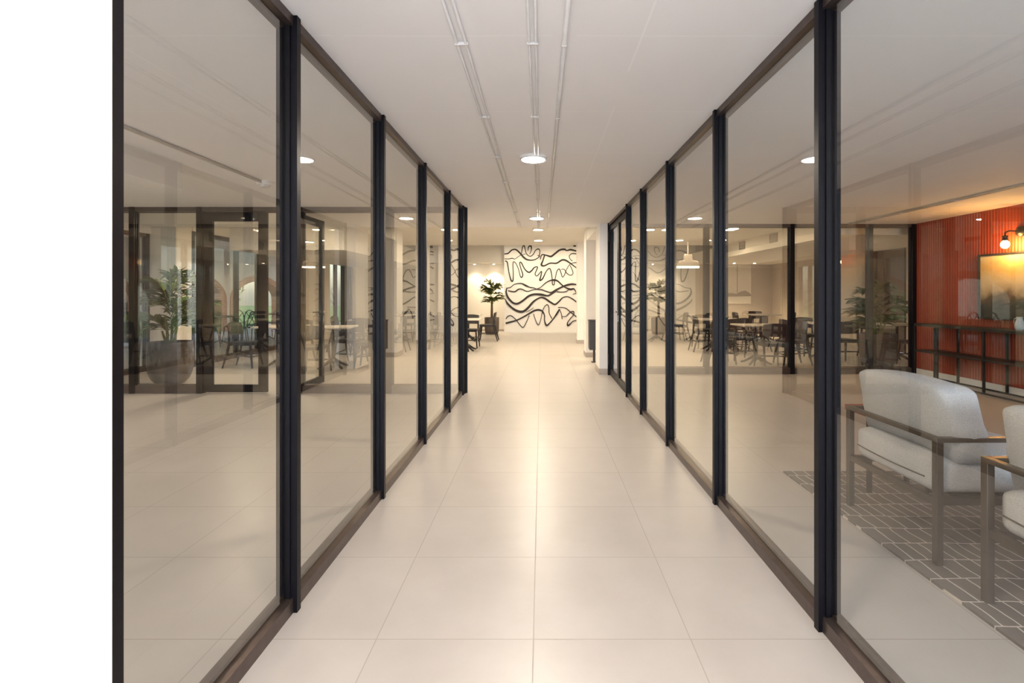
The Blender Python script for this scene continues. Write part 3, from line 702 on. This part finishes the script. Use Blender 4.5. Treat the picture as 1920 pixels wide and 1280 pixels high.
def potted(label, loc, pot=POT, seed=1, trunk_h=.95, spread=.40, top=1.66, nbr=26, mat='leaf', stems=4, low=.72, tall_trunk=False, leafL=.22, leafW=.066):
    rnd = random.Random(seed)
    r = thing('potted_plant', label, 'plant', loc)
    MB().lathe(pot, seg=36).build('pot', M['pot'], r, smooth=True)
    zr = pot[-1][1]
    MB().lathe([(pot[-1][0] + .004, zr - .05), (pot[-1][0] + .004, zr - .03), (.06, zr - .015)], seg=28).build('soil', M['soil'], r)
    tk = MB(); fo = MB(); sm = MB()
    base = zr - .04
    for k in range(stems):
        a = k / stems * 6.28 + rnd.random(); rr = .05 if stems > 1 else 0
        h = trunk_h * (0.8 + .3 * rnd.random())
        tk.tube([(rr*math.cos(a), rr*math.sin(a), base), (rr*1.3*math.cos(a), rr*1.3*math.sin(a), base + (h-base)*.5), (rr*2*math.cos(a), rr*2*math.sin(a), h)], [.024 if stems > 1 else .045, .018 if stems > 1 else .038, .012 if stems > 1 else .028])
    tk.build('trunk', M['trunk'] if stems == 1 else M['stem'], r, smooth=True)
    for k in range(nbr):
        a = rnd.random() * 6.28; t = (k + .5) / nbr
        z0 = low + (top - low - .25) * t * (0.92 if not tall_trunk else 1)
        rad = spread * (0.55 + .45 * math.sin(math.pi * min(1, .25 + .72 * t))) * (.75 + .4 * rnd.random())
        p0 = Vector((.03*math.cos(a), .03*math.sin(a), z0 - .05)); dirh = Vector((math.cos(a), math.sin(a), 0))
        rise = .28 * (rnd.random() * .8 + .35 * t + .15)
        pts = [p0 + dirh * rad * q * q ** .1 + Vector((0, 0, rise * math.sin(q * 1.9))) for q in (0, .25, .5, .75, 1)]
        sm.tube(pts, [.007, .006, .005, .004, .002], seg=5)
        for j in range(24):
            q = .25 + .75 * (j + rnd.random()) / 24
            i = min(3, int(q * 4)); f = q * 4 - i
            p = pts[i].lerp(pts[i+1], f); d = (pts[i+1] - pts[i]).normalized()
            side = Vector((-d.y, d.x, 0)) * (1 if j % 2 else -1)
            dd = (d * .8 + side * (.9 + .3*rnd.random()) + Vector((0, 0, rnd.uniform(-.35, .45))))
            leaf_quad(fo.bm, p, dd, Vector((rnd.uniform(-.3, .3), rnd.uniform(-.3, .3), 1)), leafL * rnd.uniform(.75, 1.15), leafW * rnd.uniform(.8, 1.2))
    sm.build('branches', M['stem'], r, smooth=True); fo.build('foliage', M[mat], r, smooth=True)
    return r
potted('bushy green plant in big round dark pot behind left lounge glass', (-5.46, 7.42, 0), seed=3, top=1.72, spread=.46, nbr=30)
POT2 = [(.19, 0), (.20, .01), (.235, .12), (.24, .3), (.24, .55), (.215, .55), (.212, .5)]
potted('small tree with single trunk in dark straight pot beside wall mural', (-1.63, 16.6, 0), POT2, seed=5, trunk_h=1.2, top=1.76, low=.98, spread=.31, nbr=24, stems=1, tall_trunk=True, leafL=.19, leafW=.06, mat='leaf2')
potted('olive leaved plant in dark pot at end of terracotta wall behind right lounge glass', (5.98, 8.95, 0), seed=9, top=1.55, spread=.38, nbr=24, mat='leaf2')

# ------------------------------------------------------------------ dark bin in passage
bn = thing('waste_bin', 'dark grey rectangular bin standing by white pillars', 'bin', (1.02, 9.75, 0))
MB().box(-.10, .11, -.14, .14, .25, .80).build('body', M['bin'], bn, bevel=.006)
MB().box(-.108, .118, -.148, .148, .80, .82).build('lid', M['black'], bn, bevel=.004)
MB().box(-.02, .02, -.03, .03,   .012, .25).box(-.05, .06, -.07, .07, 0, .012).build('stand', M['bin'], bn)

# ------------------------------------------------------------------ right lounge
tag(MB().box(1.785, 4.6, -.8, 3.72, 0, .012).build('rug', M['rug']), 'grey brown rug with uneven white grid lines under armchairs', 'rug')
def armchair(label, loc, rz=0.0):
    """origin: rear corner of the floor plan nearest the camera; faces +x; width along +y"""
    r = thing('armchair', label, 'armchair', loc, rz, 'grey lounge armchairs')
    W, D, t, zr = .69, .70, .0165, .592
    for x in (0, D):
        for y in (0, W): MB().box(x - t, x + t, y - t, y + t, .0, zr).build('leg', M['steel'], r, bevel=.002)
    MB().box(-t, t, -t, W + t, zr, zr + .022).build('back_rail', M['steel'], r, bevel=.002)
    for y in (0, W): MB().box(t, D + t, y - t, y + t, zr, zr + .022).build('armrest', M['steel'], r, bevel=.002)
    MB().box(-.01, .014, t, W - t, .28, .315).box(D - .02, D, t, W - t, .28, .315).box(.014, D - .02, .01, .035, .28, .315).box(.014, D - .02, W - .035, W - .01, .28, .315).box(.1, .6, .05, .64, .30, .318).build('seat_frame', M['steel'], r)
    se = MB().cushion((.365, .315, .092), .045, .022, n=12).build('seat_cushion', M['fabric'], r, smooth=True, xf=Matrix.Translation((.375, W/2, .412)))
    MB().tube([(.008 - .022*math.cos(q*1.57), W/2 + .315*q, .395) for q in (-.82, -.6, -.4, -.2, 0, .2, .4, .6, .8, .88)], .0035, seg=6).build('zip', M['zipm'], se)
    def lean(p):
        k = (p.z + .18) / .36
        p = p.copy(); p.x -= .07 * (k - .5); p.x *= 1
        p.z += .01 * math.cos(p.y * 4.0)
        if p.z > 0: p.y *= 1 - .05 * k
        return p
    bk = MB().cushion((.10, .345, .187), .04, .018, n=14, xf=lean).build('back_cushion', M['fabric'], r, smooth=True, xf=Matrix.Translation((.155, W/2, .655)))
    return r
a1 = armchair('grey cushioned metal frame armchair beside red table, farther of two by glass', (1.915, 2.435, .012))
a2 = armchair('grey cushioned metal frame armchair nearest camera, cut by right picture edge', (1.895, 1.45, .012))
rt = thing('side_table', 'low red topped side table beyond grey armchair', 'side table', (2.13, 3.28, .012))
MB().box(0, .45, .02, .26, .50, .535).build('tabletop', M['leather'], rt, bevel=.004)
for x in (.03, .42):
    for y in (.04, .24): MB().box(x - .012, x + .012, y - .012, y + .012, 0, .50).build('leg', M['steel'], rt)
# console
cs = thing('console_table', 'long black metal console with low shelf against terracotta wall', 'console', (5.80, 5.0, 0))
LEN = 2.85
MB().box(0, .33, 0, LEN, .825, .865).build('top', M['iron'], cs, bevel=.003)
MB().box(0, .33, .02, LEN - .02, .43, .46).build('shelf', M['iron'], cs, bevel=.003)
for yy in (.012, .82, 1.62, 2.40, LEN - .012):
    for xx in (.012, .318): MB().box(xx - .012, xx + .012, yy - .012, yy + .012, 0, .825).build('leg', M['iron'], cs)
MB().box(0, .024, .024, LEN - .024, .0, .02).box(.306, .33, .024, LEN - .024, .0, .02).build('base_rail', M['iron'], cs)
jg = thing('jug', 'pale blue ceramic jug standing on black console at right edge', 'jug', (5.95, 6.27, .865))
MB().lathe([(.055, 0), (.075, .04), (.085, .11), (.06, .19), (.045, .24), (.055, .27), (.045, .265)], seg=24).build('body', M['jug'], jg, smooth=True)
MB().tube([(0, .05, .24), (0, .11, .23), (0, .125, .16), (0, .08, .09)], .009).build('handle', M['jug'], jg, smooth=True)
# painting
pt = thing('painting', 'framed abstract landscape in gold and black on terracotta wall', 'painting', (6.15, 6.25, 0))
MB().box(-.03, -.004, -.78, .78, 1.0, 1.84).build('canvas', M['canvas'], pt)
MB().box(-.045, 0, -.80, -.775, .975, 1.865).box(-.045, 0, .775, .80, .975, 1.865).box(-.045, 0, -.80, .80, .975, 1.0).box(-.045, 0, -.80, .80, 1.84, 1.865).build('frame', M['black'], pt)
# wall lamp
jg.scale = (.62, .62, .62)
wl = thing('wall_lamp', 'black wall lamp with glowing bare bulb above framed painting', 'wall lamp', (6.15, 6.45, 2.12))
MB().lathe([(.065, 0), (.065, .03), (.03, .05)], seg=24).build('wall_plate', M['iron'], wl, xf=Matrix.Rotation(R(-90), 4, 'Y'))
MB().tube([(-.04, 0, 0), (-.13, .03, .01), (-.17, .05, -.01), (-.17, .05, -.05)], .010).build('arm', M['iron'], wl, smooth=True)
MB().lathe([(.028, -.05), (.032, -.07), (.022, -.085), (.032, -.10), (.030, -.115), (.02, -.12)], -.17, .05, seg=18).build('socket', M['iron'], wl)
MB().sphere((-.17, .05, -.165), .045, 1.1).build('bulb', M['bulb'], wl, smooth=True)
# wall panel print in right dining room
wp = thing('wall_panel', 'pale printed wall panel with grey hills at dining room back wall', 'wall art', (6.65, 17.5, 0))
MB().box(-.62, .62, -.03, -.002, .98, 2.32).build('panel', M['paper'], wp)
hills = [(-.62, 1.25), (-.5, 1.33), (-.38, 1.38), (-.3, 1.31), (-.1, 1.36), (.1, 1.32), (.25, 1.40), (.42, 1.44), (.55, 1.36), (.62, 1.30), (.62, 1.24), (-.62, 1.22)]
MB().prism(hills, 'y', -.036, -.03).build('hill_print', M['mist'], wp)
for xx in (-.22, .14): MB().box(xx - .012, xx + .012, -.038, -.03, 1.36, 2.32).build('stripe', M['mist'], wp)

# ------------------------------------------------------------------ terrace and garden outside
struct(MB().box(-12.2, -7.0, -3.4, 24.0, -.14, -.01).build('floor_terrace', M['pave']))
struct(MB().box(-12.0, -6.85, -3.4, 24.0, 2.85, 3.0).build('ceiling_terrace', M['cream']))
def arcade():
    """plastered wall pierced by round arches, each edged with brick"""
    b = MB(); rings = MB(); x0, x1 = -11.6, -11.25
    cs_ = [.1 + 4.0 * k for k in range(6)]; hw, sp, rise = 1.62, 1.10, .72
    ys = [-3.0] + [c for c in cs_]
    for c in cs_:
        n = 20
        arc = [(c + hw * math.cos(math.pi * (1 - i/n)), sp + rise * math.sin(math.pi * (1 - i/n))) for i in range(n + 1)]
        for (p, q) in zip(arc, arc[1:]):
            b.prism([p, q, (q[0], 2.85), (p[0], 2.85)], 'x', x0, x1)
            o1 = (c + (p[0]-c)*1.17, sp + (p[1]-sp)*1.32); o2 = (c + (q[0]-c)*1.17, sp + (q[1]-sp)*1.32)
            rings.prism([p, q, o2, o1], 'x', x0 - .03, x1 + .03)
        for sgn in (-1, 1):
            e0, e1 = sorted((c + sgn * hw, c + sgn * hw * 1.17)); rings.box(x0 - .03, x1 + .03, e0, e1, 0, sp)
    for a, c in zip(cs_, cs_[1:]): b.box(x0, x1, a + hw, c - hw, 0, 2.85)
    w_ = struct(b.build('wall_arcade', M['cream'])); rings.build('arch_brickwork', M['brick'], w_)
arcade()
struct(MB().box(-60, -12.2, -30, 70, -.5, -.3).build('floor_garden', M['lawn']))
tx = [(-15.5, 12.5, 2.6), (-16.5, 16.5, 3.0), (-15.0, 19.6, 2.6), (-17.5, 22.5, 3.3), (-16.0, 9.0, 2.7), (-19.0, 28.0, 3.4)]
TL = ['garden tree seen through leftmost brick arch', 'round green tree behind middle of second brick arch', 'green tree at right side of second brick arch', 'taller tree farther back beyond second brick arch', 'garden tree left of leftmost visible arch', 'farthest garden tree beyond terrace']
for (x, y, r_), lab in zip(tx, TL):
    rnd = random.Random(int(x * 10 + y)); t_ = thing('garden_tree', lab, 'tree', (x, y, -.3), 0, 'garden trees outside')
    MB().tube([(0, 0, 0), (.05, .03, .8), (0, .1, 1.7)], [.16, .12, .08]).build('trunk', M['trunk'], t_, smooth=True)
    fo = MB()
    for k in range(2600):
        a = rnd.random() * 6.28; cz = rnd.uniform(-1, 1); rr = r_ * .62 * (rnd.random() ** .4); s_ = math.sqrt(1 - cz*cz)
        p = Vector((rr*s_*math.cos(a), rr*s_*math.sin(a), 1.9 + rr*cz*.95))
        d = Vector((rnd.uniform(-1, 1), rnd.uniform(-1, 1), rnd.uniform(-.7, .7)))
        leaf_quad(fo.bm, p, d, Vector((rnd.uniform(-1, 1), rnd.uniform(-1, 1), 1)), .24, .12)
    fo.build('foliage', M['tleaf'], t_)
def bistro_proto():
    r = thing('terrace_chair', 'x', 'chair')
    MB().lathe([(.20, .44), (.21, .455), (.20, .475), (.1, .478)], seg=24).build('seat', M['black'], r, smooth=True)
    hoop = [(.185*math.cos(a), -.19 - .05*math.sin(a), .46 + .42*math.sin(a)) for a in [math.pi*k/14 for k in range(15)]]
    MB().tube(hoop, .014).build('back_hoop', M['black'], r, smooth=True)
    MB().tube([(-.16, -.2, .5), (0, -.225, .68), (.12, -.235, .84)], .009).tube([(.16, -.2, .5), (0, -.235, .68), (-.12, -.235, .84)], .009).build('cross_brace', M['black'], r, smooth=True)
    for sx in (-1, 1):
        MB().tube([(sx*.2, -.26, 0), (sx*.185, -.19, .46)], [.012, .015]).build('leg', M['black'], r, smooth=True)
        MB().tube([(sx*.2, .2, 0), (sx*.15, .15, .45)], [.012, .015]).build('leg', M['black'], r, smooth=True)
    return r
bc = bistro_proto()
BT = [(-8.35, 13.1, 'terrace table outside, left of far glass wall'), (-8.2, 14.9, 'terrace table outside, right of far glass wall'), (-8.6, 11.3, 'terrace table outside behind big plant pot')]
first = True
for x, y, lab in BT:
    t_ = thing('terrace_table', 'round black ' + lab, 'table', (x, y, -.01), 0, 'round terrace tables')
    MB().lathe([(.36, .72), (.37, .735), (.36, .75)], seg=28).build('tabletop', M['black'], t_)
    MB().lathe([(.025, .06), (.022, .72)], seg=12).build('column', M['iron'], t_)
    for k in range(3):
        a = k * 2.094; MB().tube([(0, 0, .12), (.14*math.cos(a), .14*math.sin(a), .08), (.28*math.cos(a), .28*math.sin(a), .012)], .014).build('foot', M['iron'], t_, smooth=True)
    for sd_, dx, dy, rz in (('near', 0.05, -.58, 0), ('far', 0, .58, 180), ('right', .58, .05, 90)):
        o = bc if first else copy_tree(bc); first = False
        o.location = (x + dx, y + dy, -.01); o.rotation_euler = (0, 0, R(rz))
        tag(o, 'black cross back chair on %s side of %s' % (sd_, lab), 'chair', 'cross back terrace chairs')
ct = thing('service_cart', 'black upright cart standing beside brick arch pier on terrace', 'cart', (-10.6, 12.55, -.01))
MB().box(-.3, .3, -.25, .25, .12, .85).build('body', M['bin'], ct, bevel=.02)
MB().box(-.32, .32, -.27, .27, .85, .89).build('top', M['iron'], ct, bevel=.008)
for xx in (-.25, .25):
    for yy in (-.2, .2): MB().lathe([(.06, -.02), (.06, .02)], seg=16).build('wheel', M['iron'], ct, xf=Matrix.Translation((xx, yy, .06)) @ Matrix.Rotation(R(90), 4, 'X'))
